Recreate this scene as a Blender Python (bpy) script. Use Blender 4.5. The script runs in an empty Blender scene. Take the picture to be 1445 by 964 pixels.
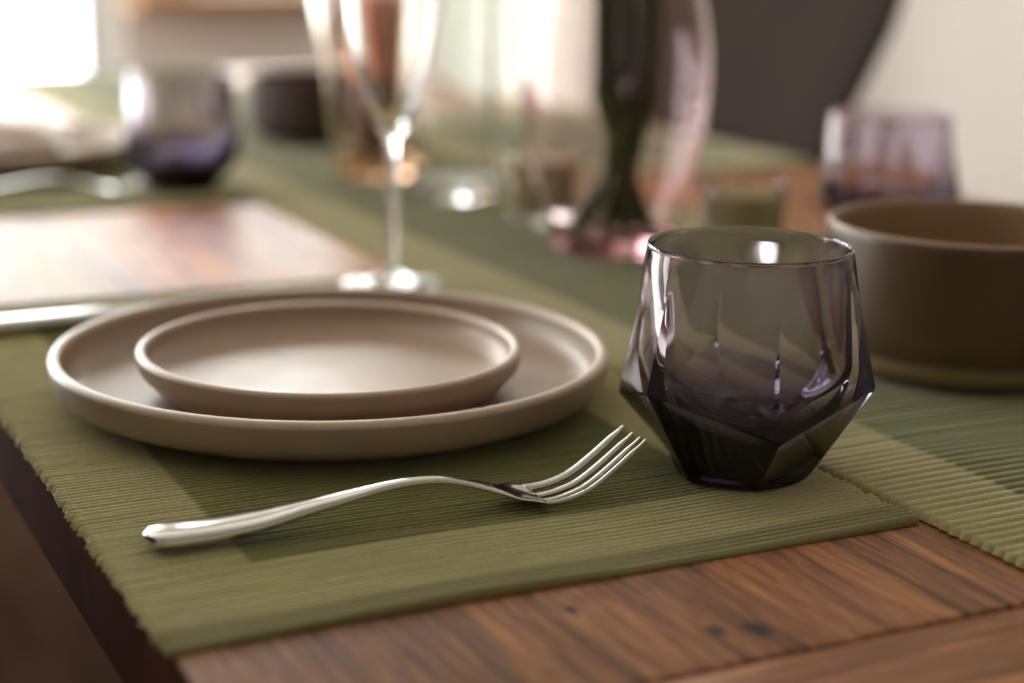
import bpy, bmesh, math, random
from mathutils import Vector, Matrix, noise
random.seed(7)
S = bpy.context.scene
C = S.collection
PI = math.pi
T = 0.75                       # height of the table top
W, H = 1445, 964

# ------------------------------------------------------------------ helpers
def obj(name, me, mat=None, parent=None, loc=None):
    o = bpy.data.objects.new(name, me)
    C.objects.link(o)
    if mat is not None and len(me.materials) == 0:
        me.materials.append(mat)
    if parent is not None:
        o.parent = parent
    if loc is not None:
        o.location = loc
    return o

def tag(o, label=None, cat=None, group=None, kind=None):
    if label: o['label'] = label
    if cat: o['category'] = cat
    if group: o['group'] = group
    if kind: o['kind'] = kind
    return o

def thing(name, label, cat, loc=(0, 0, 0), rz=0.0, group=None):
    o = bpy.data.objects.new(name, None)
    o.empty_display_size = 0.02
    C.objects.link(o)
    o.location = loc
    o.rotation_euler = (0, 0, rz)
    return tag(o, label, cat, group)

def copy_tree(o, parent=None):
    c = o.copy()
    C.objects.link(c)
    if parent is not None:
        c.parent = parent
    for ch in list(o.children):
        copy_tree(ch, c)
    return c

def again(src, label, loc, rz=0.0, cat=None):
    c = copy_tree(src)
    c.location = loc
    c.rotation_euler = (0, 0, rz)
    c['label'] = label
    return c

def to_mesh(bm, name, smooth=True, sharp=None):
    bmesh.ops.recalc_face_normals(bm, faces=bm.faces)
    for f in bm.faces:
        f.smooth = smooth
    if sharp is not None:
        for e in bm.edges:
            if len(e.link_faces) == 2 and e.calc_face_angle(0) > sharp:
                e.smooth = False
    me = bpy.data.meshes.new(name)
    bm.to_mesh(me)
    bm.free()
    return me

def box_bm(bm, x0, x1, y0, y1, z0, z1, bevel=0.0):
    vs = [bm.verts.new((x, y, z)) for x in (x0, x1) for y in (y0, y1) for z in (z0, z1)]
    q = [(0, 1, 3, 2), (4, 6, 7, 5), (0, 4, 5, 1), (2, 3, 7, 6), (0, 2, 6, 4), (1, 5, 7, 3)]
    fs = [bm.faces.new([vs[i] for i in f]) for f in q]
    if bevel > 0:
        es = list({e for f in fs for e in f.edges})
        bmesh.ops.bevel(bm, geom=es, offset=bevel, segments=3, affect='EDGES', profile=0.5)
    return bm

def box(name, x0, x1, y0, y1, z0, z1, mat, parent=None, bevel=0.0, loc=None):
    bm = box_bm(bmesh.new(), x0, x1, y0, y1, z0, z1, bevel)
    return obj(name, to_mesh(bm, name, smooth=bevel > 0, sharp=0.6), mat, parent, loc)

def lathe_me(name, prof, n=96, closed=False, sharp=0.7):
    """prof: list of (r, z); r == 0 makes a pole"""
    bm = bmesh.new()
    rings = []
    for r, z in prof:
        if r <= 1e-7:
            rings.append([bm.verts.new((0, 0, z))])
        else:
            rings.append([bm.verts.new((r*math.cos(2*PI*i/n), r*math.sin(2*PI*i/n), z)) for i in range(n)])
    pairs = list(zip(rings[:-1], rings[1:]))
    if closed:
        pairs.append((rings[-1], rings[0]))
    for a, b in pairs:
        if len(a) == 1 and len(b) == 1:
            continue
        for i in range(n):
            j = (i+1) % n
            if len(a) == 1:
                bm.faces.new((a[0], b[j], b[i]))
            elif len(b) == 1:
                bm.faces.new((a[i], a[j], b[0]))
            else:
                bm.faces.new((a[i], a[j], b[j], b[i]))
    return to_mesh(bm, name, sharp=sharp)

def smooth_prof(pts, k=4):
    """Catmull-Rom through the profile points"""
    out = []
    n = len(pts)
    for i in range(n-1):
        p0 = pts[max(i-1, 0)]; p1 = pts[i]; p2 = pts[i+1]; p3 = pts[min(i+2, n-1)]
        for s in range(k):
            t = s/k
            out.append(tuple(0.5*((2*p1[d]) + (-p0[d]+p2[d])*t + (2*p0[d]-5*p1[d]+4*p2[d]-p3[d])*t*t +
                                  (-p0[d]+3*p1[d]-3*p2[d]+p3[d])*t**3) for d in range(len(p1))))
    out.append(tuple(pts[-1]))
    return out

def tube_bm(bm, pts, radii, n=12, flat=1.0, cap=True):
    pts = [Vector(p) for p in pts]
    rings = []
    for i, p in enumerate(pts):
        t = (pts[min(i+1, len(pts)-1)] - pts[max(i-1, 0)]).normalized()
        side = t.cross(Vector((0, 0, 1)))
        if side.length < 1e-3:
            side = Vector((1, 0, 0))
        side.normalize()
        up = side.cross(t)
        r = radii[i] if isinstance(radii, (list, tuple)) else radii
        rings.append([bm.verts.new(p + side*(r*math.cos(2*PI*k/n)) + up*(r*flat*math.sin(2*PI*k/n))) for k in range(n)])
    for a, b in zip(rings[:-1], rings[1:]):
        for k in range(n):
            bm.faces.new((a[k], a[(k+1) % n], b[(k+1) % n], b[k]))
    if cap:
        bm.faces.new(rings[0][::-1]); bm.faces.new(rings[-1])
    return bm

def loft_bm(bm, sections):
    rings = [[bm.verts.new(p) for p in s] for s in sections]
    n = len(rings[0])
    for a, b in zip(rings[:-1], rings[1:]):
        for k in range(n):
            bm.faces.new((a[k], a[(k+1) % n], b[(k+1) % n], b[k]))
    bm.faces.new(rings[0][::-1]); bm.faces.new(rings[-1])
    return bm

# ------------------------------------------------------------------ materials
class NT:
    def __init__(s, name):
        s.m = bpy.data.materials.new(name); s.m.use_nodes = True
        s.t = s.m.node_tree; s.t.nodes.clear()
        s.out = s.n('ShaderNodeOutputMaterial')
    def n(s, ty, **kw):
        nd = s.t.nodes.new(ty)
        for k, v in kw.items():
            setattr(nd, k, v)
        return nd
    def l(s, a, b):
        s.t.links.new(a, b)
    def set(s, nd, **kw):
        for k, v in kw.items():
            nd.inputs[k.replace('_', ' ')].default_value = v
        return nd
    def coords(s, scale=(1, 1, 1), which='Object', rot=(0, 0, 0)):
        tc = s.n('ShaderNodeTexCoord'); mp = s.n('ShaderNodeMapping')
        mp.inputs['Scale'].default_value = scale
        mp.inputs['Rotation'].default_value = rot
        s.l(tc.outputs[which], mp.inputs['Vector'])
        return mp.outputs['Vector']
    def noise(s, vec, scale, detail=4, rough=0.55, dist=0.0):
        nd = s.n('ShaderNodeTexNoise')
        s.l(vec, nd.inputs['Vector'])
        nd.inputs['Scale'].default_value = scale; nd.inputs['Detail'].default_value = detail
        nd.inputs['Roughness'].default_value = rough; nd.inputs['Distortion'].default_value = dist
        return nd.outputs['Fac']
    def ramp(s, fac, stops):
        nd = s.n('ShaderNodeValToRGB')
        while len(nd.color_ramp.elements) < len(stops):
            nd.color_ramp.elements.new(0.5)
        for e, (p, c) in zip(nd.color_ramp.elements, stops):
            e.position = p; e.color = (c[0], c[1], c[2], 1) if isinstance(c, tuple) else (c, c, c, 1)
        s.l(fac, nd.inputs['Fac'])
        return nd.outputs['Color']
    def math(s, op, a, b=None, c=None, clamp=False):
        nd = s.n('ShaderNodeMath', operation=op, use_clamp=clamp)
        for i, v in enumerate((a, b, c)):
            if v is None: continue
            if hasattr(v, 'is_linked'): s.l(v, nd.inputs[i])
            else: nd.inputs[i].default_value = v
        return nd.outputs[0]
    def mix(s, fac, a, b, mode='MIX'):
        nd = s.n('ShaderNodeMix', data_type='RGBA', blend_type=mode)
        for i, v in ((0, fac), (6, a), (7, b)):
            if hasattr(v, 'is_linked'): s.l(v, nd.inputs[i])
            elif i == 0: nd.inputs[0].default_value = v
            else: nd.inputs[i].default_value = (v[0], v[1], v[2], 1)
        return nd.outputs[2]
    def bump(s, height, strength=0.3, dist=0.001):
        nd = s.n('ShaderNodeBump')
        nd.inputs['Strength'].default_value = strength; nd.inputs['Distance'].default_value = dist
        s.l(height, nd.inputs['Height'])
        return nd.outputs['Normal']
    def bsdf(s, color=None, rough=0.5, normal=None, **kw):
        b = s.n('ShaderNodeBsdfPrincipled')
        if color is not None:
            if hasattr(color, 'is_linked'): s.l(color, b.inputs['Base Color'])
            else: b.inputs['Base Color'].default_value = (*color, 1)
        if hasattr(rough, 'is_linked'): s.l(rough, b.inputs['Roughness'])
        else: b.inputs['Roughness'].default_value = rough
        if normal is not None: s.l(normal, b.inputs['Normal'])
        for k, v in kw.items():
            b.inputs[k.replace('_', ' ')].default_value = v
        s.l(b.outputs[0], s.out.inputs['Surface'])
        return b

def m_plain(name, color, rough=0.5, var=0.08, scale=12.0, bump=0.0, **kw):
    t = NT(name); v = t.coords()
    nz = t.noise(v, scale, 5)
    lo = tuple(c*(1-var) for c in color); hi = tuple(min(1, c*(1+var)) for c in color)
    col = t.ramp(nz, [(0.3, lo), (0.7, hi)])
    nm = t.bump(t.noise(v, scale*12, 3), bump, 0.001) if bump else None
    t.bsdf(col, rough, nm, **kw)
    return t.m

def m_wood(name, along='Y', planks=True, dark=(0.060, 0.022, 0.010), mid=(0.250, 0.105, 0.040), light=(0.60, 0.270, 0.100), rough=0.42, knots=(), spec=0.38):
    t = NT(name)
    sc = (1, 0.07, 1) if along == 'Y' else (0.07, 1, 1)
    base = t.coords()
    v = t.coords(sc)
    big = t.noise(t.coords((1, 0.25, 1) if along == 'Y' else (0.25, 1, 1)), 9, 4, 0.6, 0.6)
    g1 = t.noise(v, 60, 8, 0.72, 0.5)
    g2 = t.noise(v, 300, 5, 0.7, 0.2)
    blot = t.noise(base, 16, 5, 0.62, 0.8)
    a = t.math('MULTIPLY_ADD', g1, 0.60, t.math('MULTIPLY', big, 0.55))
    a = t.math('MULTIPLY_ADD', g2, 0.55, t.math('SUBTRACT', a, 0.35))
    col = t.ramp(a, [(0.28, dark), (0.47, mid), (0.66, light)])
    # darker weathered blotches
    bl = t.ramp(blot, [(0.60, 0.0), (0.72, 1.0)])
    col = t.mix(t.math('MULTIPLY', bl, 0.55), col, dark)
    # fine dark pores
    po = t.ramp(t.noise(t.coords((1, 0.035, 1) if along == 'Y' else (0.035, 1, 1)), 330, 2, 0.5), [(0.58, 0.0), (0.66, 1.0)])
    col = t.mix(t.math('MULTIPLY', po, 0.6), col, tuple(c*0.6 for c in dark))
    sep = t.n('ShaderNodeSeparateXYZ'); t.l(base, sep.inputs[0])
    hgt = g2
    if planks:
        ax = sep.outputs[0 if along == 'Y' else 1]
        wob = t.math('MULTIPLY', t.math('SUBTRACT', t.noise(base, 5, 2), 0.5), 0.004)
        ph = t.math('FRACT', t.math('DIVIDE', t.math('ADD', t.math('ADD', ax, 1.003 if along == 'Y' else 1.0), wob), 0.152))
        d = t.math('MULTIPLY', t.math('ABSOLUTE', t.math('SUBTRACT', ph, 0.5)), 0.152)
        seam = t.ramp(d, [(0.0, 1.0), (0.0008, 0.85), (0.0030, 0.0)])
        col = t.mix(t.math('MULTIPLY', seam, t.ramp(t.noise(base, 14, 3), [(0.35, 0.15), (0.6, 0.9)])), col, tuple(c*0.35 for c in dark))
        # each plank its own tone
        pid = t.math('FLOOR', t.math('DIVIDE', t.math('ADD', ax, 1.079 if along == 'Y' else 1.0), 0.152))
        wn = t.n('ShaderNodeTexWhiteNoise', noise_dimensions='1D'); t.l(pid, wn.inputs['W'])
        hv = t.n('ShaderNodeHueSaturation'); t.l(col, hv.inputs['Color'])
        t.l(t.math('MULTIPLY_ADD', wn.outputs['Value'], 0.35, 0.85), hv.inputs['Value'])
        col = hv.outputs['Color']
        hgt = t.math('SUBTRACT', t.math('MULTIPLY', g2, 0.4), t.math('MULTIPLY', seam, 1.2))
    for (kx, ky, kr) in knots:
        dx = t.math('MULTIPLY', t.math('SUBTRACT', sep.outputs[0], kx), 1.0)
        dy = t.math('MULTIPLY', t.math('SUBTRACT', sep.outputs[1], ky), 0.75)
        dd = t.math('SQRT', t.math('ADD', t.math('MULTIPLY', dx, dx), t.math('MULTIPLY', dy, dy)))
        dd = t.math('ADD', dd, t.math('MULTIPLY', t.math('SUBTRACT', t.noise(base, 180, 2), 0.5), kr*0.9))
        k = t.ramp(t.math('DIVIDE', dd, kr), [(0.45, 0.92), (1.25, 0.0)])
        col = t.mix(k, col, (0.012, 0.007, 0.004))
    rg = t.math('MULTIPLY_ADD', g1, 0.22, rough-0.10)
    t.bsdf(col, rg, t.bump(hgt, 0.35, 0.0012), Specular_IOR_Level=spec)
    return t.m

def m_fabric(name, half, border, colA, colB, side_border):
    """ribbed cotton: lighter border stripes, darker field. half = (hx, hy) of the object, border widths."""
    t = NT(name); base = t.coords()
    sep = t.n('ShaderNodeSeparateXYZ'); t.l(base, sep.inputs[0])
    ax = t.math('ABSOLUTE', sep.outputs[0]); ay = t.math('ABSOLUTE', sep.outputs[1])
    wob = t.math('MULTIPLY', t.math('SUBTRACT', t.noise(base, 60, 2), 0.5), 0.0012)
    mx = t.ramp(t.math('MULTIPLY', t.math('ADD', t.math('SUBTRACT', ax, half[0]-border), wob), 400), [(0.0, 0.0), (1.0, 1.0)])
    f = mx
    if side_border:
        my = t.ramp(t.math('MULTIPLY', t.math('ADD', t.math('SUBTRACT', ay, half[1]-side_border), wob), 400), [(0.0, 0.0), (1.0, 1.0)])
        f = t.math('MAXIMUM', mx, my)
    col = t.mix(f, colB, colA)
    if side_border:   # green selvedge hem
        hem = t.ramp(t.math('MULTIPLY', t.math('SUBTRACT', ay, half[1]-0.013), 500), [(0.0, 0.0), (1.0, 1.0)])
        col = t.mix(hem, col, (colA[0]*.60, colA[1]*.62, colA[2]*.60))
    # yarn variation along the ribs and single yarns
    y1 = t.noise(t.coords((0.12, 1, 1)), 260, 3, 0.6)
    y2 = t.noise(t.coords((1, 0.35, 1)), 900, 2, 0.5)
    hv = t.n('ShaderNodeHueSaturation'); t.l(col, hv.inputs['Color'])
    t.l(t.math('MULTIPLY_ADD', y1, 0.65, t.math('MULTIPLY_ADD', y2, 0.35, 0.50)), hv.inputs['Value'])
    t.l(t.math('MULTIPLY_ADD', t.noise(base, 40, 2), 0.03, 0.485), hv.inputs['Hue'])
    t.bsdf(hv.outputs['Color'], 0.92, t.bump(t.noise(t.coords((1, 0.5, 1)), 1300, 2), 0.5, 0.0006), Specular_IOR_Level=0.15, Sheen_Weight=0.9, Sheen_Roughness=0.35)
    return t.m

def m_ceramic(name, glaze, rim, rough=0.3, zr=None, foot=None, zf=0.0, speck=0.5, inner=None, ri=0.0):
    """glazed stoneware, iron specks; bare band above zr (rim) and below zf (foot)"""
    t = NT(name); base = t.coords()
    sep = t.n('ShaderNodeSeparateXYZ'); t.l(base, sep.inputs[0])
    nz = t.noise(base, 18, 5, 0.6)
    col = t.ramp(nz, [(0.3, tuple(c*0.92 for c in glaze)), (0.7, tuple(min(1, c*1.07) for c in glaze))])
    if zr is not None:
        k = t.ramp(t.math('MULTIPLY', t.math('SUBTRACT', sep.outputs[2], zr), 700), [(0, 0.0), (1, 1.0)])
        col = t.mix(k, col, rim)
    if foot is not None:
        k = t.ramp(t.math('MULTIPLY', t.math('SUBTRACT', zf, sep.outputs[2]), 900), [(0, 0.0), (1, 1.0)])
        col = t.mix(k, col, foot)
    if inner is not None:
        rr = t.math('SQRT', t.math('ADD', t.math('MULTIPLY', sep.outputs[0], sep.outputs[0]), t.math('MULTIPLY', sep.outputs[1], sep.outputs[1])))
        k = t.math('MULTIPLY', t.math('LESS_THAN', rr, ri), t.math('GREATER_THAN', sep.outputs[2], .005))
        col = t.mix(k, col, inner)
    vo = t.n('ShaderNodeTexVoronoi'); t.l(base, vo.inputs['Vector']); vo.inputs['Scale'].default_value = 420
    sp = t.ramp(vo.outputs['Distance'], [(0.10, 1.0), (0.2, 0.0)])
    wn = t.ramp(t.noise(base, 300, 1), [(0.55, 0.0), (0.62, 1.0)])
    col = t.mix(t.math('MULTIPLY', t.math('MULTIPLY', sp, wn), speck), col, (0.05, 0.03, 0.02))
    rg = t.math('MULTIPLY_ADD', t.noise(base, 60, 3), 0.12, rough-0.05)
    t.bsdf(col, rg, t.bump(t.noise(base, 120, 3), 0.06, 0.001), Specular_IOR_Level=0.5)
    return t.m

def m_glass(name, tint=(0.98, 0.98, 0.98), density=0.0, vcol=(0.6, 0.6, 0.6), ior=1.48, rough=0.0, smudge=False, ombre=0):
    t = NT(name)
    g = t.n('ShaderNodeBsdfGlass')
    g.inputs['Color'].default_value = (*tint, 1); g.inputs['IOR'].default_value = ior; g.inputs['Roughness'].default_value = rough
    if smudge:
        b = t.coords()
        m = t.ramp(t.noise(b, 90, 5, 0.7, 1.0), [(0.60, 0.0), (0.72, 0.10)])
        t.l(m, g.inputs['Roughness'])
    t.l(g.outputs[0], t.out.inputs['Surface'])
    if density:
        v = t.n('ShaderNodeVolumeAbsorption'); v.inputs['Color'].default_value = (*vcol, 1); v.inputs['Density'].default_value = density
        if ombre:      # the glass itself is dyed deeper towards the foot
            sp_ = t.n('ShaderNodeSeparateXYZ'); t.l(t.coords(), sp_.inputs[0])
            mr = t.n('ShaderNodeMapRange'); t.l(sp_.outputs[2], mr.inputs[0])
            mr.inputs[1].default_value = .022; mr.inputs[2].default_value = .047
            mr.inputs[3].default_value = density; mr.inputs[4].default_value = ombre
            t.l(mr.outputs[0], v.inputs['Density'])
        t.l(v.outputs[0], t.out.inputs['Volume'])
    return t.m

def m_pane(name):
    t = NT(name)
    tr = t.n('ShaderNodeBsdfTransparent'); tr.inputs['Color'].default_value = (0.96, 0.98, 0.97, 1)
    gl = t.n('ShaderNodeBsdfGlossy'); gl.inputs['Roughness'].default_value = 0.02
    fr = t.n('ShaderNodeFresnel'); geo = t.n('ShaderNodeNewGeometry')
    t.l(t.math('MULTIPLY_ADD', geo.outputs['Backfacing'], 1/1.45-1.45, 1.45), fr.inputs['IOR'])   # same reflectance from either face
    mx = t.n('ShaderNodeMixShader')
    t.l(fr.outputs[0], mx.inputs[0]); t.l(tr.outputs[0], mx.inputs[1]); t.l(gl.outputs[0], mx.inputs[2])
    t.l(mx.outputs[0], t.out.inputs['Surface'])
    return t.m

M = {}
M['table'] = m_wood('table_wood', 'Y')
M['table_end'] = m_wood('table_end_wood', 'X', planks=False)
M['leg_wood'] = m_wood('leg_wood', 'X', planks=False)
M['sill_wood'] = m_plain('sill_wood', (0.42, 0.20, 0.07), 0.45, 0.15, 8)
M['floor'] = m_wood('floor_wood', 'Y', dark=(0.010, 0.006, 0.004), mid=(0.022, 0.012, 0.008), light=(0.036, 0.020, 0.013), rough=0.95, spec=0.0)
M['wall'] = m_plain('wall_plaster', (0.83, 0.735, 0.67), 0.9, 0.03, 2.0, 0.1)
M['wall_dark'] = m_plain('tan_wall_paint', (0.62, 0.54, 0.46), 0.9, 0.03, 2.0)
M['ceiling'] = m_plain('ceiling_plaster', (0.74, 0.69, 0.63), 0.9, 0.02, 2.0)
M['white'] = m_plain('white_paint', (0.75, 0.74, 0.71), 0.45, 0.03, 4)
M['pane'] = m_pane('pane_glass')
M['steel'] = None
t = NT('polished_steel'); b = t.coords()
t.bsdf((0.60, 0.59, 0.57), t.math('MULTIPLY_ADD', t.noise(t.coords((1, 8, 8)), 200, 3), 0.08, 0.10), None, Metallic=1.0)
M['steel'] = t.m
M['plate'] = m_ceramic('stoneware_beige', (0.355, 0.270, 0.195), (0.60, 0.49, 0.39), 0.36, 0.0225)
M['plate_small'] = m_ceramic('stoneware_beige_small', (0.375, 0.272, 0.198), (0.56, 0.44, 0.35), 0.36, 0.0205)
M['bowl'] = m_ceramic('stoneware_brown', (0.078, 0.044, 0.020), (0.34, 0.23, 0.14), 0.38, 0.0755, foot=(0.15, 0.12, 0.085), zf=0.016, inner=(0.30, 0.20, 0.11), ri=.0722)
M['bowl_dark'] = m_ceramic('stoneware_umber', (0.035, 0.016, 0.012), (0.12, 0.06, 0.04), 0.75, 0.064)
M['purple'] = m_glass('smoky_purple_glass', (0.93, 0.90, 0.95), 300, (0.47, 0.44, 0.54), 1.5, smudge=True, ombre=14)
M['clear'] = m_glass('clear_glass')
M['pink'] = m_glass('pink_glass', (0.99, 0.95, 0.955), 30, (0.80, 0.56, 0.62), 1.30)
M['amber'] = m_glass('amber_based_glass', (1.0, 0.98, 0.95), 20, (0.9, 0.55, 0.25), 1.46)
M['wax'] = m_plain('olive_wax', (0.40, 0.32, 0.14), 0.5, 0.05, 20, Subsurface_Weight=0.2, Subsurface_Scale=0.005)
M['wax_orange'] = m_plain('orange_wax', (0.72, 0.20, 0.07), 0.4, 0.1, 12, Subsurface_Weight=0.2, Subsurface_Scale=0.006)
M['wax_brown'] = m_plain('brown_wax', (0.13, 0.045, 0.025), 0.5, 0.1, 12)
M['wick'] = m_plain('wick', (0.05, 0.045, 0.04), 0.9)
M['stem'] = m_plain('green_stem', (0.045, 0.060, 0.020), 0.55, 0.25, 60)
M['leaf'] = m_plain('green_leaf', (0.05, 0.09, 0.03), 0.5, 0.2, 30)
M['chair'] = m_plain('charcoal_fabric', (0.024, 0.0155, 0.0105), 0.9, 0.15, 9, 0.2, Specular_IOR_Level=0.1)
M['chair_leg'] = m_plain('black_metal', (0.02, 0.018, 0.016), 0.4)

t = NT('sheer_curtain')
df = t.n('ShaderNodeBsdfDiffuse'); df.inputs['Color'].default_value = (0.80, 0.80, 0.76, 1)
tl = t.n('ShaderNodeBsdfTranslucent'); tl.inputs['Color'].default_value = (0.80, 0.81, 0.76, 1)
mx = t.n('ShaderNodeMixShader'); mx.inputs[0].default_value = 0.5
t.l(df.outputs[0], mx.inputs[1]); t.l(tl.outputs[0], mx.inputs[2]); t.l(mx.outputs[0], t.out.inputs['Surface'])
M['curtain'] = t.m

# ------------------------------------------------------------------ camera (solved from the table plane)
F_PX = 2392.19
cam_d = bpy.data.cameras.new('camera'); cam = bpy.data.objects.new('camera', cam_d); C.objects.link(cam)
fwd = Vector((0.43439471, 0.86774286, -0.24150273)); rt = Vector((0.89578159, -0.44423924, 0.01506134)); up = Vector((0.09421562, 0.22287627, 0.97028325))
mw = Matrix.Identity(4)
for i in range(3):
    mw[i][0] = rt[i]; mw[i][1] = up[i]; mw[i][2] = -fwd[i]
mw[2][3] = T + 0.23208224
cam.matrix_world = mw
cam_d.sensor_width = 36.0; cam_d.lens = F_PX*36.0/W
cam_d.clip_start = 0.02; cam_d.clip_end = 60
cam_d.dof.use_dof = True
cam_d.dof.focus_distance = 0.685
cam_d.dof.aperture_fstop = 3.3
cam_d.dof.aperture_blades = 0
S.camera = cam

# ------------------------------------------------------------------ the room
XL, XR, YF, YB, ZC = -1.75, 2.6, -2.4, 3.6, 2.55
def struct(name, *a, **k):
    o = box(name, *a, **k); o['kind'] = 'structure'; return o
struct('floor', XL-.2, XR+.2, YF-.2, YB+.2, -0.1, 0.0, M['floor'])
struct('ceiling', XL-.2, XR+.2, YF-.2, YB+.2, ZC, ZC+.1, M['ceiling'])
LY0, LY1, LZ0, LZ1 = 2.20, 3.52, 0.08, 2.25    # window in the left wall
bm = bmesh.new()
for a in ((YF-.15, LY0, 0, ZC), (LY0, LY1, 0, LZ0), (LY0, LY1, LZ1, ZC), (LY1, YB+.15, 0, ZC)):
    box_bm(bm, XL-.15, XL, a[0], a[1], a[2], a[3])
o = obj('wall_left', to_mesh(bm, 'wall_left', smooth=False), M['wall_dark']); o['kind'] = 'structure'
struct('wall_right', XR, XR+.15, YF-.15, YB+.15, 0, ZC, m_plain('taupe_wall_paint', (0.58, 0.515, 0.475), 0.9, 0.03, 2.0))
struct('wall_front', XL, XR, YF-.15, YF, 0, ZC, M['wall_dark'])
DX0, DX1, DZ = -1.45, 0.875, 2.2         # glazed door
WX0, WX1, WZ0, WZ1 = 0.99, 1.46, 0.80, 2.15
VX0, VX1 = 1.56, 1.95         # narrow glazed panel behind the curtain
bm = bmesh.new()
for a in ((XL, DX0, 0, ZC), (DX0, DX1, DZ, ZC), (DX1, WX0, 0, ZC), (WX0, WX1, 0, WZ0), (WX0, WX1, WZ1, ZC), (WX1, VX0, 0, ZC), (VX0, VX1, 0, .06), (VX0, VX1, DZ, ZC), (VX1, XR, 0, ZC)):
    box_bm(bm, a[0], a[1], YB, YB+.15, a[2], a[3])
o = obj('wall_back', to_mesh(bm, 'wall_back', smooth=False), M['wall']); o['kind'] = 'structure'

def frame_bm(x0, x1, z0, z1, w, y0, y1):
    bm = bmesh.new()
    box_bm(bm, x0, x0+w, y0, y1, z0, z1); box_bm(bm, x1-w, x1, y0, y1, z0, z1)
    box_bm(bm, x0+w, x1-w, y0, y1, z0, z0+w); box_bm(bm, x0+w, x1-w, y0, y1, z1-w, z1)
    return bm
door = obj('door_1', to_mesh(frame_bm(DX0, DX1, 0, DZ, .03, YB+.02, YB+.12), 'door_1', False), M['white']); door['kind'] = 'structure'
xm = (DX0+DX1)/2
for (a, c) in ((DX0+.03, xm), (xm, DX1-.03)):
    lf = obj('door_leaf', to_mesh(frame_bm(a+.003, c-.003, .01, DZ-.035, .04, YB+.04, YB+.09), 'door_leaf', False), M['white'], door)
    box('pane', a+.04, c-.04, YB+.062, YB+.068, .05, DZ-.075, M['pane'], lf)
bm = tube_bm(bmesh.new(), [(DX1-.08, YB+.04, 1.0), (DX1-.08, YB-.01, 1.0), (DX1-.10, YB-.025, 1.0), (DX1-.19, YB-.025, 1.0)], .009)
box_bm(bm, DX1-.095, DX1-.065, YB+.034, YB+.041, .93, 1.07)
obj('door_handle', to_mesh(bm, 'door_handle', sharp=.6), M['steel'], door)
win = obj('window_1', to_mesh(frame_bm(WX0, WX1, WZ0, WZ1, .045, YB+.03, YB+.11), 'window_1', False), M['white']); win['kind'] = 'structure'
box('pane', WX0+.045, WX1-.045, YB+.065, YB+.07, WZ0+.045, WZ1-.045, M['pane'], win)
w2 = obj('window_2', to_mesh(frame_bm(VX0, VX1, .06, DZ, .03, YB+.03, YB+.11), 'window_2', False), M['white']); w2['kind'] = 'structure'
box('pane', VX0+.03, VX1-.03, YB+.065, YB+.07, .09, DZ-.03, M['pane'], w2)
w3 = obj('window_3', to_mesh(frame_bm(LY0, LY1, LZ0, LZ1, .05, -.11, -.03), 'window_3', False), M['white']); w3['kind'] = 'structure'
w3.rotation_euler = (0, 0, PI/2); w3.location = (XL-.14, 0, 0)
box('mullion', (LY0+LY1)/2-.025, (LY0+LY1)/2+.025, -.10, -.04, LZ0+.05, LZ1-.05, M['white'], w3)
box('pane', LY0+.05, LY1-.05, -.073, -.068, LZ0+.05, LZ1-.05, M['pane'], w3)
o = struct('trim_1', .885, 1.53, YB-.09, YB+.03, .785, .823, M['sill_wood'], bevel=.006)
for nm, a in (('baseboard_back', (DX1, XR, YB-.015, YB, 0, .10)), ('baseboard_right', (XR-.015, XR, YF, YB-.015, 0, .10)), ('baseboard_left', (XL, XL+.015, YF, YB, 0, .10))):
    struct(nm, *a, M['white'])

# curtain
bm = bmesh.new(); nx, nz = 110, 24
cv = {}
for i in range(nx+1):
    for k in range(nz+1):
        u = i/nx; v = k/nz
        x = 1.50 + .42*u; z = .03 + 2.26*v
        fold = .022*math.sin(u*2*PI*7.3+.5*math.sin(v*3)) + .008*math.sin(u*2*PI*16+v*2)
        cv[i, k] = bm.verts.new((x + .01*math.sin(v*5+u*9)*(1-v), YB-.14 + fold*(1-.3*v), z))
for i in range(nx):
    for k in range(nz):
        bm.faces.new((cv[i, k], cv[i+1, k], cv[i+1, k+1], cv[i, k+1]))
cur = thing('curtain', 'white sheer curtain hanging in folds at the right end of the window', 'curtain', (0, 0, 0))
cl = obj('cloth', to_mesh(bm, 'curtain_cloth'), M['curtain'], cur)
sm = cl.modifiers.new('thick', 'SOLIDIFY'); sm.thickness = .0008
rod = tube_bm(bmesh.new(), [(.9, YB-.14, 2.32), (2.05, YB-.14, 2.32)], .012)
for x in (.93, 2.02):
    tube_bm(rod, [(x, YB-.14, 2.32), (x, YB, 2.32)], .007)
obj('curtain_rod', to_mesh(rod, 'curtain_rod', sharp=.6), M['chair_leg'], cur)

# ------------------------------------------------------------------ table
TX0, TX1, TY0, TY1 = 0.130, 1.022, 0.06, 2.56
SEAM = 0.4195
tab = thing('dining_table', 'worn reddish brown wooden dining table with plank top and cross end boards', 'table', ((TX0+TX1)/2, (TY0+TY1)/2, 0))
cx, cy = (TX0+TX1)/2, (TY0+TY1)/2
M['table_knots'] = m_wood('table_wood_knots', 'Y', knots=((.3013-cx, .4447-cy, .0042), (.3151-cx, .4397-cy, .0058), (.2650-cx, .4800-cy, .0035)))
box('plank_top', TX0-cx, TX1-cx, SEAM+.0007-cy, (TY1-.36)-.0007-cy, T-.042, T, M['table_knots'], tab, bevel=.0016)
box('end_board', TX0-cx, TX1-cx, TY0-cy, SEAM-.0007-cy, T-.042, T-.0003, M['table_end'], tab, bevel=.0016)
box('end_board', TX0-cx, TX1-cx, TY1-.36-cy, TY1-cy, T-.042, T-.0003, M['table_end'], tab, bevel=.0016)
M['edge'] = m_plain('edge_painted_shade', (0.070, 0.026, 0.015), 0.9, 0.3, 25, Specular_IOR_Level=0.03)
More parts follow.
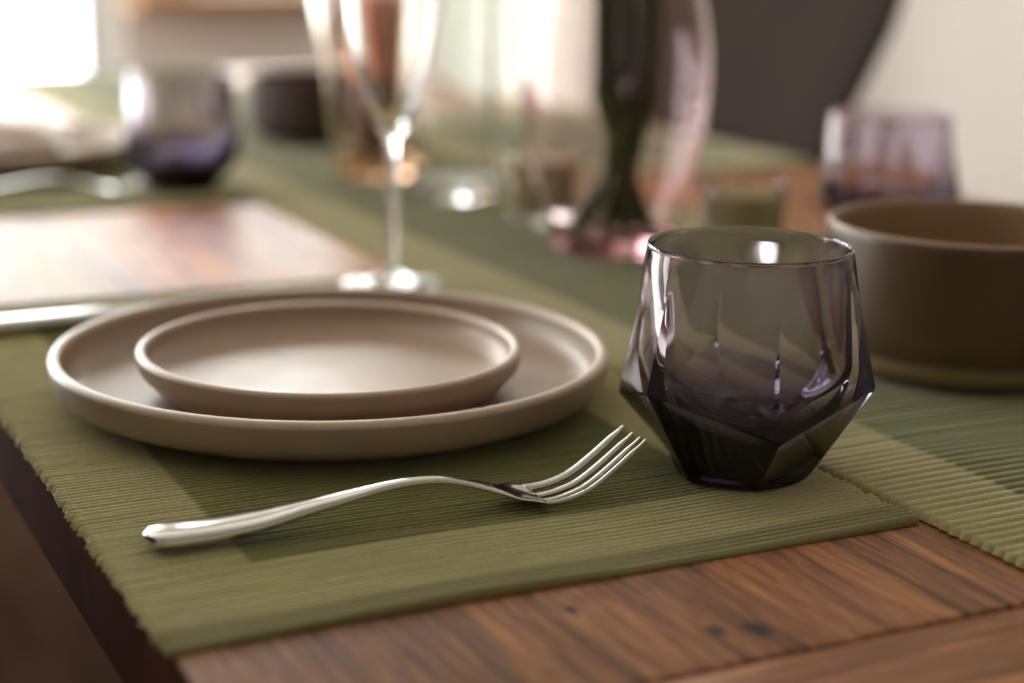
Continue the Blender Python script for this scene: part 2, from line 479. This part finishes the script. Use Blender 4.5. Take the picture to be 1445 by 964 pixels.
for b_ in tab.children:      # side faces of the boards coloured dark to stand in for shade
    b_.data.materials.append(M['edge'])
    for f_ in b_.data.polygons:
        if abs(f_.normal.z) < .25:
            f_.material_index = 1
bm = bmesh.new()
for a in ((TX0+.09-cx, TX0+.115-cx, TY0+.1-cy, TY1-.1-cy), (TX1-.115-cx, TX1-.09-cx, TY0+.1-cy, TY1-.1-cy), (TX0+.115-cx, TX1-.115-cx, TY0+.1-cy, TY0+.125-cy), (TX0+.115-cx, TX1-.115-cx, TY1-.125-cy, TY1-.1-cy)):
    box_bm(bm, *a, T-.13, T-.042)
obj('apron', to_mesh(bm, 'apron', False), M['leg_wood'], tab)
for x in (TX0+.07-cx, TX1-.14-cx):
    for y in (TY0+.08-cy, TY1-.15-cy):
        box('leg', x, x+.07, y, y+.07, 0, T-.042, M['leg_wood'], tab, bevel=.004)

# ------------------------------------------------------------------ ribbed cotton mats
def ribbed(name, x0, x1, y0, y1, period, thick, amp, mat, seed, hem=True, jit=.0013, curl=0.0):
    rnd = random.Random(seed)
    hx, hy = (x1-x0)/2, (y1-y0)/2
    nr = int(round((y1-y0)/period)); per = (y1-y0)/nr
    sub = 6; nx = 44
    xs = [-hx, -hx+.0012] + [-hx+.004 + (2*hx-.008)*i/(nx-1) for i in range(nx)] + [hx-.0012, hx]
    bm = bmesh.new()
    rows = []
    for r in range(nr):
        jl, jr = rnd.uniform(-jit, jit), rnd.uniform(-jit, jit)
        zj = rnd.uniform(.85, 1.1)
        for s in range(sub):
            ph = s/sub
            prof = math.sin(PI*ph)**0.7 if ph > 0 else 0
            y = -hy + (r+ph)*per
            row = []
            for i, x in enumerate(xs):
                inset = (1-prof)*period*.42
                xx = x
                if i < 2: xx = x - jl*prof + inset - .0003*rnd.random()
                elif i >= len(xs)-2: xx = x + jr*prof - inset + .0003*rnd.random()
                wv = .00045*math.sin(x*31+seed)*math.sin(y*17+seed*2) + .0006*noise.noise(Vector((x*14, y*14, seed)))
                yy = y + .0022*noise.noise(Vector((x*9, y*5, seed+3)))
                zz = thick - amp*(1-prof*zj) + max(wv, -.0004)
                if i == 0 or i == len(xs)-1: zz = .0006 + (thick-amp)*.35*prof
                if curl and i >= 0:
                    edge = min(y+hy, hy-y)
                    if edge < .02: zz += curl*(1-edge/.02)**2*(.55+.45*math.sin(x*25+seed))
                row.append(bm.verts.new((xx, yy, zz)))
            rows.append(row)
    # front and back closing rows
    lastrow = [bm.verts.new((x, hy, thick-amp)) for x in xs]
    rows.append(lastrow)
    for a, b in zip(rows[:-1], rows[1:]):
        for i in range(len(xs)-1):
            bm.faces.new((a[i], a[i+1], b[i+1], b[i]))
    # underside
    lo0 = [bm.verts.new((v.co.x, v.co.y-.0006, .0004)) for v in rows[0]]
    lo1 = [bm.verts.new((v.co.x, v.co.y+.0006, .0004)) for v in rows[-1]]
    for i in range(len(xs)-1):
        bm.faces.new((lo0[i], lo0[i+1], rows[0][i+1], rows[0][i]))
        bm.faces.new((rows[-1][i], rows[-1][i+1], lo1[i+1], lo1[i]))
        bm.faces.new((lo0[i+1], lo0[i], lo1[i], lo1[i+1]))
    me = to_mesh(bm, name)
    return obj(name, me, mat, None, ((x0+x1)/2, (y0+y1)/2, T))

GA, GB = (0.415, 0.392, 0.182), (0.176, 0.184, 0.058)
M['mat'] = m_fabric('ribbed_cotton_mat', (.153, .258), .050, GA, GB, .060)
M['runner'] = m_fabric('ribbed_cotton_runner', (.148, 1.149), .056, GA, GB, 0)
mat_a = ribbed('placemat', .1265, .4335, .500, 1.022, .0036, .0032, .0015, M['mat'], 3, curl=.0012)
tag(mat_a, 'green ribbed placemat under the stacked plates, fork and large purple tumbler in front', 'placemat', 'green ribbed placemats')
mb = ribbed('placemat', .1265, .4335, 1.350, 1.870, .0036, .0032, .0015, M['mat'], 5)
tag(mb, 'green ribbed placemat under the blurred far plates near the bright door', 'placemat', 'green ribbed placemats')
mc = ribbed('placemat', .733, 1.020, 1.368, 1.888, .0036, .0032, .0015, M['mat'], 8)
tag(mc, 'green ribbed placemat in front of the dark chair behind the pink vase', 'placemat', 'green ribbed placemats')
md = ribbed('placemat', .735, 1.022, .47, .990, .0036, .0032, .0015, M['mat'], 9)
tag(md, 'green ribbed placemat under the blurred tumbler behind the brown bowl', 'placemat', 'green ribbed placemats')
run = ribbed('table_runner', .4345, .7305, .25, 2.548, .0062, .0042, .0020, M['runner'], 11, jit=.0009)
tag(run, 'long green ribbed table runner with pale borders down the middle of the table', 'table runner')
ZM = T + .0034; ZR = T + .0043

# ------------------------------------------------------------------ plates
def plate_prof(R, h, rb, wall, floor_z):
    """outer from the centre of the base, up the wall, over the rim, back to the centre"""
    c = .010 if R > .1 else .008
    p = [(0, .0012), (rb-.012, .0012), (rb-.010, 0), (rb-.004, 0)]
    p += smooth_prof([(rb-.002, .0004), (rb+.008, .0040), (R-.0050, .0095), (R-.0012, h*.62), (R, h-.0020)], 5)
    p += [(R-.0006, h-.0007), (R-.0018, h), (R-wall+.0016, h), (R-wall+.0004, h-.0008)]
    p += smooth_prof([(R-wall, h-.002), (R-wall-.0006, h*.72), (R-wall-.0030, floor_z+.0042), (R-wall-.0085, floor_z+.0010), (R-wall-.018, floor_z)], 5)
    p += [(R*.3, floor_z-.0003), (0, floor_z-.0003)]
    return p
pl = thing('dinner_plate', 'large beige stoneware plate in front, carrying a smaller plate', 'plate', (.2815, .7580, ZM), group='large beige stoneware plates')
obj('dish', lathe_me('dinner_dish', plate_prof(.135, .026, .110, .0058, .0085), 160), M['plate'], pl)
sp = thing('side_plate', 'small beige stoneware plate stacked on the large front plate', 'plate', (.2745, .7420, ZM+.0085), group='small beige stoneware plates')
obj('dish', lathe_me('side_dish', plate_prof(.0915, .0225, .073, .0050, .0085), 144), M['plate_small'], sp)
DY = .955
again(pl, 'large beige plate far left near the bright door, blurred', (.262, 1.622, ZM))
again(sp, 'small beige plate on the blurred far left plate', (.245, 1.617, ZM+.0085))

# ------------------------------------------------------------------ faceted purple tumbler
def tumbler_me():
    a0 = math.radians(-108.6)
    n = 96; per = n//6
    RW, zl, zh = .0555, .0290, .0435
    def waist(i):
        k, f = divmod(i, per); f /= per
        r0 = RW; z0 = zl if k % 2 == 0 else zh; z1 = zh if k % 2 == 0 else zl
        A = Vector((math.cos(a0+k*PI/3)*RW, math.sin(a0+k*PI/3)*RW, z0))
        B = Vector((math.cos(a0+(k+1)*PI/3)*RW, math.sin(a0+(k+1)*PI/3)*RW, z1))
        return A.lerp(B, f)
    def hexp(i, R, z):
        k, f = divmod(i, per); f /= per
        A = Vector((math.cos(a0+k*PI/3)*R, math.sin(a0+k*PI/3)*R, z)); B = Vector((math.cos(a0+(k+1)*PI/3)*R, math.sin(a0+(k+1)*PI/3)*R, z))
        return A.lerp(B, f)
    def circ(i, R, z):
        t_ = a0 + 2*PI*i/n
        return Vector((math.cos(t_)*R, math.sin(t_)*R, z))
    HT, RT = .0995, .0426
    rings = []
    def add(fn): rings.append([fn(i) for i in range(n)])
    add(lambda i: hexp(i, .006, .0030))
    add(lambda i: hexp(i, .0200, .0022))
    add(lambda i: hexp(i, .0235, .0004).lerp(circ(i, .0225, .0004), .5))
    add(lambda i: hexp(i, .0275, .0).lerp(circ(i, .0262, .0), .7))
    add(lambda i: hexp(i, .0298, .0010).lerp(circ(i, .0284, .0010), .6))
    add(lambda i: hexp(i, .0313, .0034).lerp(circ(i, .0298, .0034), .35))
    base = [hexp(i, .0320, .0052) for i in range(n)]
    for tt in (0, .25, .5, .75, .985):
        add(lambda i, tt=tt: base[i].lerp(waist(i), tt))
    rim = [circ(i, RT, HT-.0016) for i in range(n)]
    for tt in (.012, .2, .4, .6, .8, .93, 1.0):
        def f(i, tt=tt):
            p = waist(i).lerp(rim[i], tt)
            if tt > .55:     # blend the panels into a round lip
                rr = math.hypot(p.x, p.y); k = (tt-.55)/.45; k = k*k*(3-2*k)
                R2 = RW + (RT-RW)*tt
                q = Vector((p.x/rr, p.y/rr, 0))*R2; q.z = p.z
                p = p.lerp(q, k*.9)
            return p
        add(f)
    add(lambda i: circ(i, RT+.0001, HT-.0008))
    add(lambda i: circ(i, RT-.0004, HT-.0001))
    add(lambda i: circ(i, RT-.0009, HT))
    add(lambda i: circ(i, RT-.0014, HT-.0002))
    add(lambda i: circ(i, RT-.0018, HT-.0010))
    inner = smooth_prof([(RT-.0019, HT-.003), (.0420, .080), (.0445, .060), (.0450, .046), (.0395, .033), (.0280, .0235), (.0130, .0200), (.004, .0195)], 4)
    # the inner bottom follows the outer facets softly
    for (r, z) in inner:
        k = 1 - min(1, abs(z-.038)/.045)
        def g(i, r=r, z=z, k=k):
            p = circ(i, r, z)
            w = waist(i)
            m = math.hypot(w.x, w.y)/RW
            return Vector((p.x*(1-(1-m)*k*.5), p.y*(1-(1-m)*k*.5), z + (w.z-.03625)*.35*k*min(1, r/.035)))
        add(g)
    bm = bmesh.new()
    vr = [[bm.verts.new(p) for p in r] for r in rings]
    for a, b in zip(vr[:-1], vr[1:]):
        for i in range(n):
            j = (i+1) % n
            bm.faces.new((a[i], a[j], b[j], b[i]))
    c0 = bm.verts.new((0, 0, .0032)); c1 = bm.verts.new((0, 0, .0194))
    for i in range(n):
        j = (i+1) % n
        bm.faces.new((c0, vr[0][j], vr[0][i])); bm.faces.new((vr[-1][i], vr[-1][j], c1))
    bmesh.ops.recalc_face_normals(bm, faces=bm.faces)
    for f in bm.faces: f.smooth = True
    for e in bm.edges:
        if len(e.link_faces) == 2 and e.calc_face_angle(0) > .20: e.smooth = False
    me = bpy.data.meshes.new('tumbler'); bm.to_mesh(me); bm.free()
    return me
tm = tumbler_me()
GR = 'smoky purple faceted tumblers'
tg = obj('tumbler', tm, M['purple'], None, (.3985, .5762, ZM))
tag(tg, 'sharp smoky purple faceted glass tumbler at the front corner of the near placemat', 'glass', GR)
def tum(loc, rz, label):
    c = tg.copy(); C.objects.link(c); c.location = loc; c.rotation_euler = (0, 0, rz); c['label'] = label
tum((.393, 1.418, ZM), 1.0, 'blurred purple tumbler beside the far left plates')
tum((.780, .962, ZM), 1.9, 'blurred purple tumbler standing behind the brown bowl')

# ------------------------------------------------------------------ fork
SP = [(0, .0052), (.006, .0050), (.0225, .0046), (.0400, .0060), (.0526, .0076), (.078, .0118), (.095, .0143), (.108, .0149), (.1190, .0138), (.137, .0088), (.1494, .0038), (.1603, .0013), (.1745, .0042), (.186, .0110), (.202, .0235)]
sp_s = smooth_prof(SP, 6)
def spine(s):
    for a, b in zip(sp_s[:-1], sp_s[1:]):
        if a[0] <= s <= b[0]:
            k = (s-a[0])/(b[0]-a[0]+1e-12); return a[1] + (b[1]-a[1])*k
    return sp_s[-1][1]
def lerp_tab(tab, s):
    for a, b in zip(tab[:-1], tab[1:]):
        if a[0] <= s <= b[0]:
            k = (s-a[0])/(b[0]-a[0]); k = k*k*(3-2*k)
            return a[1] + (b[1]-a[1])*k
    return tab[-1][1]
WT = [(0, .0050), (.004, .0085), (.010, .0097), (.035, .0084), (.070, .0049), (.100, .0028), (.125, .0027), (.139, .0060), (.150, .0112), (.158, .0124), (.166, .0122), (.198, .0100)]
TH = [(0, .0016), (.003, .0029), (.012, .0034), (.05, .0025), (.09, .0016), (.125, .0013), (.145, .0010), (.198, .0010)]
def section(s, y0, w, th, n=20, p=.55, dish=0.0):
    h = .001
    t_ = Vector((1, 0, (spine(min(s+h, .202))-spine(max(s-h, 0)))/(min(s+h, .202)-max(s-h, 0)))).normalized()
    nrm = Vector((-t_.z, 0, t_.x)); out = []
    base = Vector((s, y0, spine(s)))
    for k in range(n):
        a = 2*PI*k/n
        ca, sa = math.cos(a), math.sin(a)
        yy = w*math.copysign(abs(ca)**p, ca); zz = th*math.copysign(abs(sa)**.8, sa)
        q = base + Vector((0, yy, 0)) + nrm*(zz + dish*((y0+yy)/.012)**2)
        q.z = max(q.z, .0002)
        out.append(q)
    return out
fk = thing('fork', 'stainless steel fork in front of the plates, tines pointing at the large tumbler', 'fork', (.1432, .5868, ZM+.0002), math.radians(-4), 'steel forks')
ss = [.0, .001, .0025, .005, .008, .012] + [.012+.0042*i for i in range(1, 31)]
ss = [s for s in ss if s < .139]
bm = loft_bm(bmesh.new(), [section(s, 0, max(.001, lerp_tab(WT, s)*(1 if s > .003 else .35+.65*math.sqrt(s/.003))), lerp_tab(TH, s)) for s in ss])
obj('handle', to_mesh(bm, 'fork_handle', sharp=1.2), M['steel'], fk)
hs = [.1375+.0015*i for i in range(15)]
bm = loft_bm(bmesh.new(), [section(s, 0, lerp_tab(WT, s), lerp_tab(TH, s), 28, .7, dish=.0022*min(1, max(0, (s-.139)/.012))) for s in hs])
obj('head', to_mesh(bm, 'fork_head', sharp=1.2), M['steel'], fk)
for k in range(4):
    yk = (k-1.5)
    secs = []
    for i in range(17):
        s = .1560 + (.202-.1560)*i/16
        wid = .0019 - .0008*i/16
        if i == 16: wid *= .45
        if i == 15: wid *= .85
        spread = .0070 - .0002*(i/16)
        secs.append(section(s, yk*spread, wid, .0011 if i < 15 else .0007, 12, .6, dish=.0022))
    obj('tine', to_mesh(loft_bm(bmesh.new(), secs), 'tine', sharp=1.2), M['steel'], fk)
again(fk, 'blurred steel fork beside the far left plates', (.175, 1.420, ZM+.0002), math.radians(-2))

# knife behind the near plates
kn = thing('table_knife', 'steel table knife lying behind the near plates along the placemat back edge', 'knife', (.135, .950, ZM), math.radians(1.5))
secs = []
for i in range(22):
    s = .0 + .110*i/21
    w = .0085 + .0022*math.sin(min(1, i/6)*PI/2) - .004*(i/21)
    if i == 0: w *= .5
    zc = .0048
    secs.append([Vector((s, w*math.copysign(abs(math.cos(2*PI*k/16))**.6, math.cos(2*PI*k/16)), zc + (.0042 if 0 < i else .0025)*math.copysign(abs(math.sin(2*PI*k/16))**.7, math.sin(2*PI*k/16)))) for k in range(16)])
obj('handle', to_mesh(loft_bm(bmesh.new(), secs), 'knife_handle', sharp=1.2), M['steel'], kn)
secs = []
for i in range(20):
    s = .108 + .112*i/19
    top = .0085 - (.010*((i-14)/5)**2 if i > 14 else 0)
    bot = -.0085 + (.004*((i-14)/5)**2 if i > 14 else 0)
    if i < 3: top, bot = .006+.0008*i, -.006-.0008*i
    top = max(top, bot+.001)
    zc = .0040
    secs.append([Vector((s, bot, zc)), Vector((s, bot+.0008, zc-.0003)), Vector((s, top, zc-.0009)), Vector((s, top, zc+.0009)), Vector((s, bot+.0008, zc+.0003))])
obj('blade', to_mesh(loft_bm(bmesh.new(), secs), 'knife_blade', sharp=.3), M['steel'], kn)

# ------------------------------------------------------------------ bowls
def bowl_prof(R, h, rb, wall):
    p = [(0, .003), (rb-.010, .003), (rb-.008, 0), (rb-.003, 0)]
    p += smooth_prof([(rb-.001, .0006), (rb+(R-rb)*.55, .0075), (R-.002, .017), (R-.0003, .028), (R, h*.7), (R, h-.003)], 5)
    p += [(R-.0004, h-.0012), (R-.0016, h), (R-wall+.0018, h), (R-wall+.0005, h-.0010)]
    p += smooth_prof([(R-wall, h-.003), (R-wall, h*.6), (R-wall-.002, .026), (R-wall-.010, .0125), (R-wall-.026, .0078)], 5)
    p += [(R*.25, .0072), (0, .0072)]
    return p
bw = thing('serving_bowl', 'brown straight-sided stoneware bowl with pale rim to the right of the large tumbler', 'bowl', (.611, .681, ZR), group='stoneware bowls on the runner')
obj('body', lathe_me('bowl_body', bowl_prof(.0755, .0775, .062, .0048), 144), M['bowl'], bw)
bw2 = thing('serving_bowl', 'dark brown straight-sided stoneware bowl far back on the runner', 'bowl', (.622, 1.695, ZR), group='stoneware bowls on the runner')
obj('body', lathe_me('bowl_body_dark', bowl_prof(.0800, .0660, .058, .0050), 96), M['bowl_dark'], bw2)

# ------------------------------------------------------------------ flute
fl = thing('champagne_flute', 'clear stemmed flute glass standing behind the near plates', 'glass', (.4085, .9895, ZM))
fx = .0
ou = [(0, .0006), (.020, .0002), (.0300, .0), (.0313, .0007), (.0310, .0014), (.020, .0026), (.008, .0060), (.0042, .0120), (.0034, .0200), (.0032, .045), (.0034, .075), (.0042, .088), (.0070, .0955), (.0115, .104), (.0165, .116), (.0215, .132), (.0255, .152), (.0280, .176), (.0287, .198), (.0280, .225), (.0268, .245)]
inn = [(.0260, .2452), (.0258, .244), (.0270, .225), (.0277, .198), (.0270, .176), (.0244, .152), (.0203, .132), (.0150, .116), (.0095, .1055), (.0040, .1010), (0, .1000)]
obj('bowl', lathe_me('flute_bowl', smooth_prof(ou, 3)[3:] and ([(0, .0006)] + smooth_prof(ou[1:], 3) + smooth_prof(inn[:-1], 3) + [(0, .1000)]), 72), M['clear'], fl)

# ------------------------------------------------------------------ vases, candles
def vessel(name, label, cat, loc, outer, wall, floor_z, mat, group=None, n=80, part='body'):
    """thin-walled lathed glass: outer profile (r, z) from foot to lip"""
    v = thing(name, label, cat, loc, group=group)
    o_ = smooth_prof(outer, 4)
    inner = [(r-wall, z) for (r, z) in o_ if z > floor_z+.004][::-1]
    rl, zl_ = o_[-1]
    prof = [(0, .0012), (outer[0][0]*.85, .0008)] + o_ + [(rl-wall*.25, zl_+wall*.35), (rl-wall*.75, zl_+wall*.35)] + inner
    rb = inner[-1][0]
    prof += [(rb*.93, floor_z+.0012), (rb*.8, floor_z), (0, floor_z)]
    obj(part, lathe_me(name, prof, n), mat, v)
    return v
VX, VY = .5990, 1.0400
vessel('flower_vase', 'large rounded pink-tinted glass vase holding dark green stems', 'vase', (VX, VY, ZR),
       [(.036, 0), (.0415, .0015), (.0440, .008), (.0495, .025), (.0580, .055), (.0645, .090), (.0668, .120), (.0655, .150), (.0600, .180), (.0540, .205), (.0500, .230), (.0520, .260)], .0020, .012, M['pink'])
rnd = random.Random(4)
stem_specs = [(-.034, -.006, .012, .004), (-.024, .014, .006, -.01), (-.008, -.024, -.006, .008), (.004, .018, .010, -.004), (.013, -.017, -.004, .006), (.022, .010, -.010, 0), (.034, -.004, -.013, -.006), (.000, .004, .002, .010), (-.014, .002, .014, -.002), (.018, .020, -.003, -.012)]
ax = Vector((.8958, -.4442, 0)); ay = Vector((.4442, .8958, 0))
for i, (a, b_, c_, d_) in enumerate(stem_specs):
    st = thing('cut_flower', 'dark green cut flower stem standing among the others in the pink glass vase', 'flower', (VX, VY, ZR), group='green stems in the pink vase')
    bm = bmesh.new(); pts = []; rr = []
    for k in range(15):
        u = k/14
        z = .0145 + .33*u
        w = min(1, z/.105)
        px_ = a*(1-w) + (c_*1.5 + .007)*w + (c_*1.0)*max(0, z-.2)*4
        py_ = b_*(1-w) + d_*w + d_*max(0, z-.2)*4
        p_ = ax*px_ + ay*py_ + Vector((.0012*math.sin(9*u+i), .0012*math.cos(7*u+i), z))
        pts.append(p_); rr.append((.0050 if i in (0, 3, 6, 7) else .0034)*(1-.25*u))
    tube_bm(bm, pts, rr, 10)
    obj('stalk', to_mesh(bm, 'stalk', sharp=1), M['stem'], st)
    # leaves above the neck
    for q in range(1):
        base = pts[11+q] if 11+q < 15 else pts[-1]
        an = 2*PI*i/10; L = rnd.uniform(.05, .08)
        dv = Vector((math.cos(an), math.sin(an), .9)).normalized()
        sd = Vector((-math.sin(an), math.cos(an), 0))
        bm = bmesh.new(); prev = None
        for k in range(8):
            u = k/7
            c = base + dv*(L*u) + Vector((0, 0, -.02*u*u))
            w = .012*math.sin(PI*min(1, u*.97+.03))+.0008
            row = [bm.verts.new(c-sd*w+Vector((0, 0, .002))), bm.verts.new(c), bm.verts.new(c+sd*w+Vector((0, 0, .002))), bm.verts.new(c-Vector((0, 0, .0006)))]
            if prev:
                for m_ in range(4):
                    bm.faces.new((prev[m_], prev[(m_+1) % 4], row[(m_+1) % 4], row[m_]))
            prev = row
        obj('leaf', to_mesh(bm, 'leaf'), M['leaf'], st)

def candle(name, label, loc, r, h, mats, cat='candle', group=None):
    c = thing(name, label, cat, loc, group=group)
    z = 0
    for i, (hh, mt) in enumerate(mats):
        last = i == len(mats)-1
        if last:
            prof = [(0, z), (r, z), (r, z+hh-.001), (r-.001, z+hh), (r*.6, z+hh-.0006), (0, z+hh-.0018)]
        else:
            prof = [(0, z), (r-.001, z), (r, z+.001), (r, z+hh), (0, z+hh)]
        obj('wax' if last else 'wax_base', lathe_me('wax', prof, 48), mt, c)
        z += hh
    bm = tube_bm(bmesh.new(), [(0, 0, z-.003), (.0003, 0, z+.003), (.0012, 0, z+.008)], .0009, 8)
    obj('wick', to_mesh(bm, 'wick'), M['wick'], c)
    return c
def votive(x, y, lab, labc):
    vessel('votive_glass', lab, 'candle holder', (x, y, ZR), [(.0270, 0), (.0288, .0015), (.0293, .006), (.0295, .03), (.0297, .0545)], .0021, .0085, M['clear'], 'clear votive glasses on the runner', 64)
    candle('votive_candle', labc, (x, y, ZR+.0087), .0262, .040, [(.040, M['wax'])], group='votive candles on the runner')
votive(.657, .962, 'clear votive glass between the pink vase and the brown bowl', 'olive candle in the votive glass seen behind the large tumbler')
votive(.604, 1.160, 'clear votive glass half hidden behind the left side of the pink vase', 'olive candle in the votive glass left behind the pink vase')
# tall clear cylinder
vessel('cylinder_vase', 'empty clear straight glass vase with a thick bright base, left of the pink vase', 'vase', (.5885, 1.292, ZR),
       [(.0320, 0), (.0340, .0015), (.0345, .006), (.0345, .05), (.0345, .15), (.0345, .24)], .0022, .013, M['clear'])
# hurricane
HXc, HYc = .5730, 1.432
vessel('hurricane_glass', 'flaring glass candle holder with amber base behind the flute', 'candle holder', (HXc, HYc, ZR),
       [(.0340, 0), (.0355, .0015), (.0358, .008), (.0385, .04), (.0440, .09), (.0515, .14), (.0580, .18), (.0610, .20)], .0030, .020, M['amber'])
candle('pillar_candle', 'orange pillar candle with brown lower band inside the flaring glass holder', (HXc+.004, HYc-.002, ZR+.0202), .0255, .15, [(.066, M['wax_brown']), (.075, M['wax_orange'])])

# ------------------------------------------------------------------ chair across the table
ch = thing('dining_chair', 'dark charcoal upholstered dining chair across the table behind the pink vase', 'chair', (1.03, 1.735, 0))
# local: sitter faces -X; back leans to +X
bm = bmesh.new(); nu, nv = 20, 18
def shell(u, v, off):
    # u across (-1..1) = Y ; v up 0..1
    z = .40 + .60*v
    wv = .235 + .030*v - .03*max(0, v-.85)/.15
    x = -.09 + .53*(z-.42) if z > .42 else -.09
    x = -.09 + .50*max(0, z-.42) + .03*(1-abs(u)**2)*1.0 + off*.9
    return Vector((x, u*wv, z - off*.45 - .03*abs(u)**6*v))
g = {}
for o_ in (0, 1):
    for i in range(nu+1):
        for j in range(nv+1):
            u = -1+2*i/nu
            th = .038*(1-abs(u)**8*.7)*(1-max(0, (j/nv-.9)*10)**2*.6)
            g[o_, i, j] = bm.verts.new(shell(u, j/nv, th if o_ else 0))
for i in range(nu):
    for j in range(nv):
        bm.faces.new((g[0, i, j], g[0, i, j+1], g[0, i+1, j+1], g[0, i+1, j]))
        bm.faces.new((g[1, i, j], g[1, i+1, j], g[1, i+1, j+1], g[1, i, j+1]))
for j in range(nv):
    bm.faces.new((g[0, 0, j], g[1, 0, j], g[1, 0, j+1], g[0, 0, j+1])); bm.faces.new((g[0, nu, j], g[0, nu, j+1], g[1, nu, j+1], g[1, nu, j]))
for i in range(nu):
    bm.faces.new((g[0, i, 0], g[0, i+1, 0], g[1, i+1, 0], g[1, i, 0])); bm.faces.new((g[0, i, nv], g[1, i, nv], g[1, i+1, nv], g[0, i+1, nv]))
obj('backrest', to_mesh(bm, 'backrest', sharp=1.0), M['chair'], ch)
box('seat', -.50, -.06, -.235, .235, .40, .47, M['chair'], ch, bevel=.022)
for sx in (-1, 1):
    for sy in (-1, 1):
        x0 = -.28 + .17*sx
        bm = tube_bm(bmesh.new(), [(x0, .18*sy, .402), (x0+.03*sx, .20*sy, .0)], [.013, .009], 12)
        obj('leg', to_mesh(bm, 'leg', sharp=.8), M['chair_leg'], ch)

again(ch, 'unseen dark charcoal upholstered dining chair added by the near placemat to shade the left table edge', (.045, .775, 0), PI)  # added out of view to keep the side window's light off the table edge
ch['group'] = 'charcoal dining chairs'
# ------------------------------------------------------------------ daylight
wd = bpy.data.worlds.new('world'); S.world = wd; wd.use_nodes = True
nt = wd.node_tree; nt.nodes.clear()
wo = nt.nodes.new('ShaderNodeOutputWorld'); bg = nt.nodes.new('ShaderNodeBackground')
bg.inputs['Color'].default_value = (1.0, 0.978, 0.975, 1); bg.inputs['Strength'].default_value = 5.5
nt.links.new(bg.outputs[0], wo.inputs[0])
wd.cycles.sampling_method = 'MANUAL' if hasattr(wd.cycles, 'sampling_method') else wd.cycles.sampling_method
def portal(name, x0, x1, z0, z1):
    l = bpy.data.lights.new(name, 'AREA'); l.shape = 'RECTANGLE'; l.size = x1-x0; l.size_y = z1-z0
    l.cycles.is_portal = True
    o = bpy.data.objects.new(name, l); C.objects.link(o)
    o.location = ((x0+x1)/2, YB+.14, (z0+z1)/2); o.rotation_euler = (-PI/2, 0, 0)
portal('door_daylight', DX0, DX1, 0, DZ)
portal('window_daylight', WX0, WX1, WZ0, WZ1)
portal('panel_daylight', VX0, VX1, .06, DZ)
l = bpy.data.lights.new('side_daylight', 'AREA'); l.shape = 'RECTANGLE'; l.size = LZ1-LZ0; l.size_y = LY1-LY0
l.cycles.is_portal = True
o = bpy.data.objects.new('side_daylight', l); C.objects.link(o)
o.location = (XL-.145, (LY0+LY1)/2, (LZ0+LZ1)/2); o.rotation_euler = (0, -PI/2, 0)

cy_ = S.cycles
cy_.max_bounces = 24; cy_.diffuse_bounces = 5; cy_.glossy_bounces = 6; cy_.transmission_bounces = 20; cy_.transparent_max_bounces = 16
cy_.caustics_reflective = False; cy_.caustics_refractive = True; cy_.blur_glossy = 0.5
cy_.sample_clamp_indirect = 6.0
cy_.use_denoising = True
S.view_settings.view_transform = 'Standard'; S.view_settings.look = 'None'
S.view_settings.gamma = 1.0; S.view_settings.use_curve_mapping = False
S.view_settings.exposure = 1.0
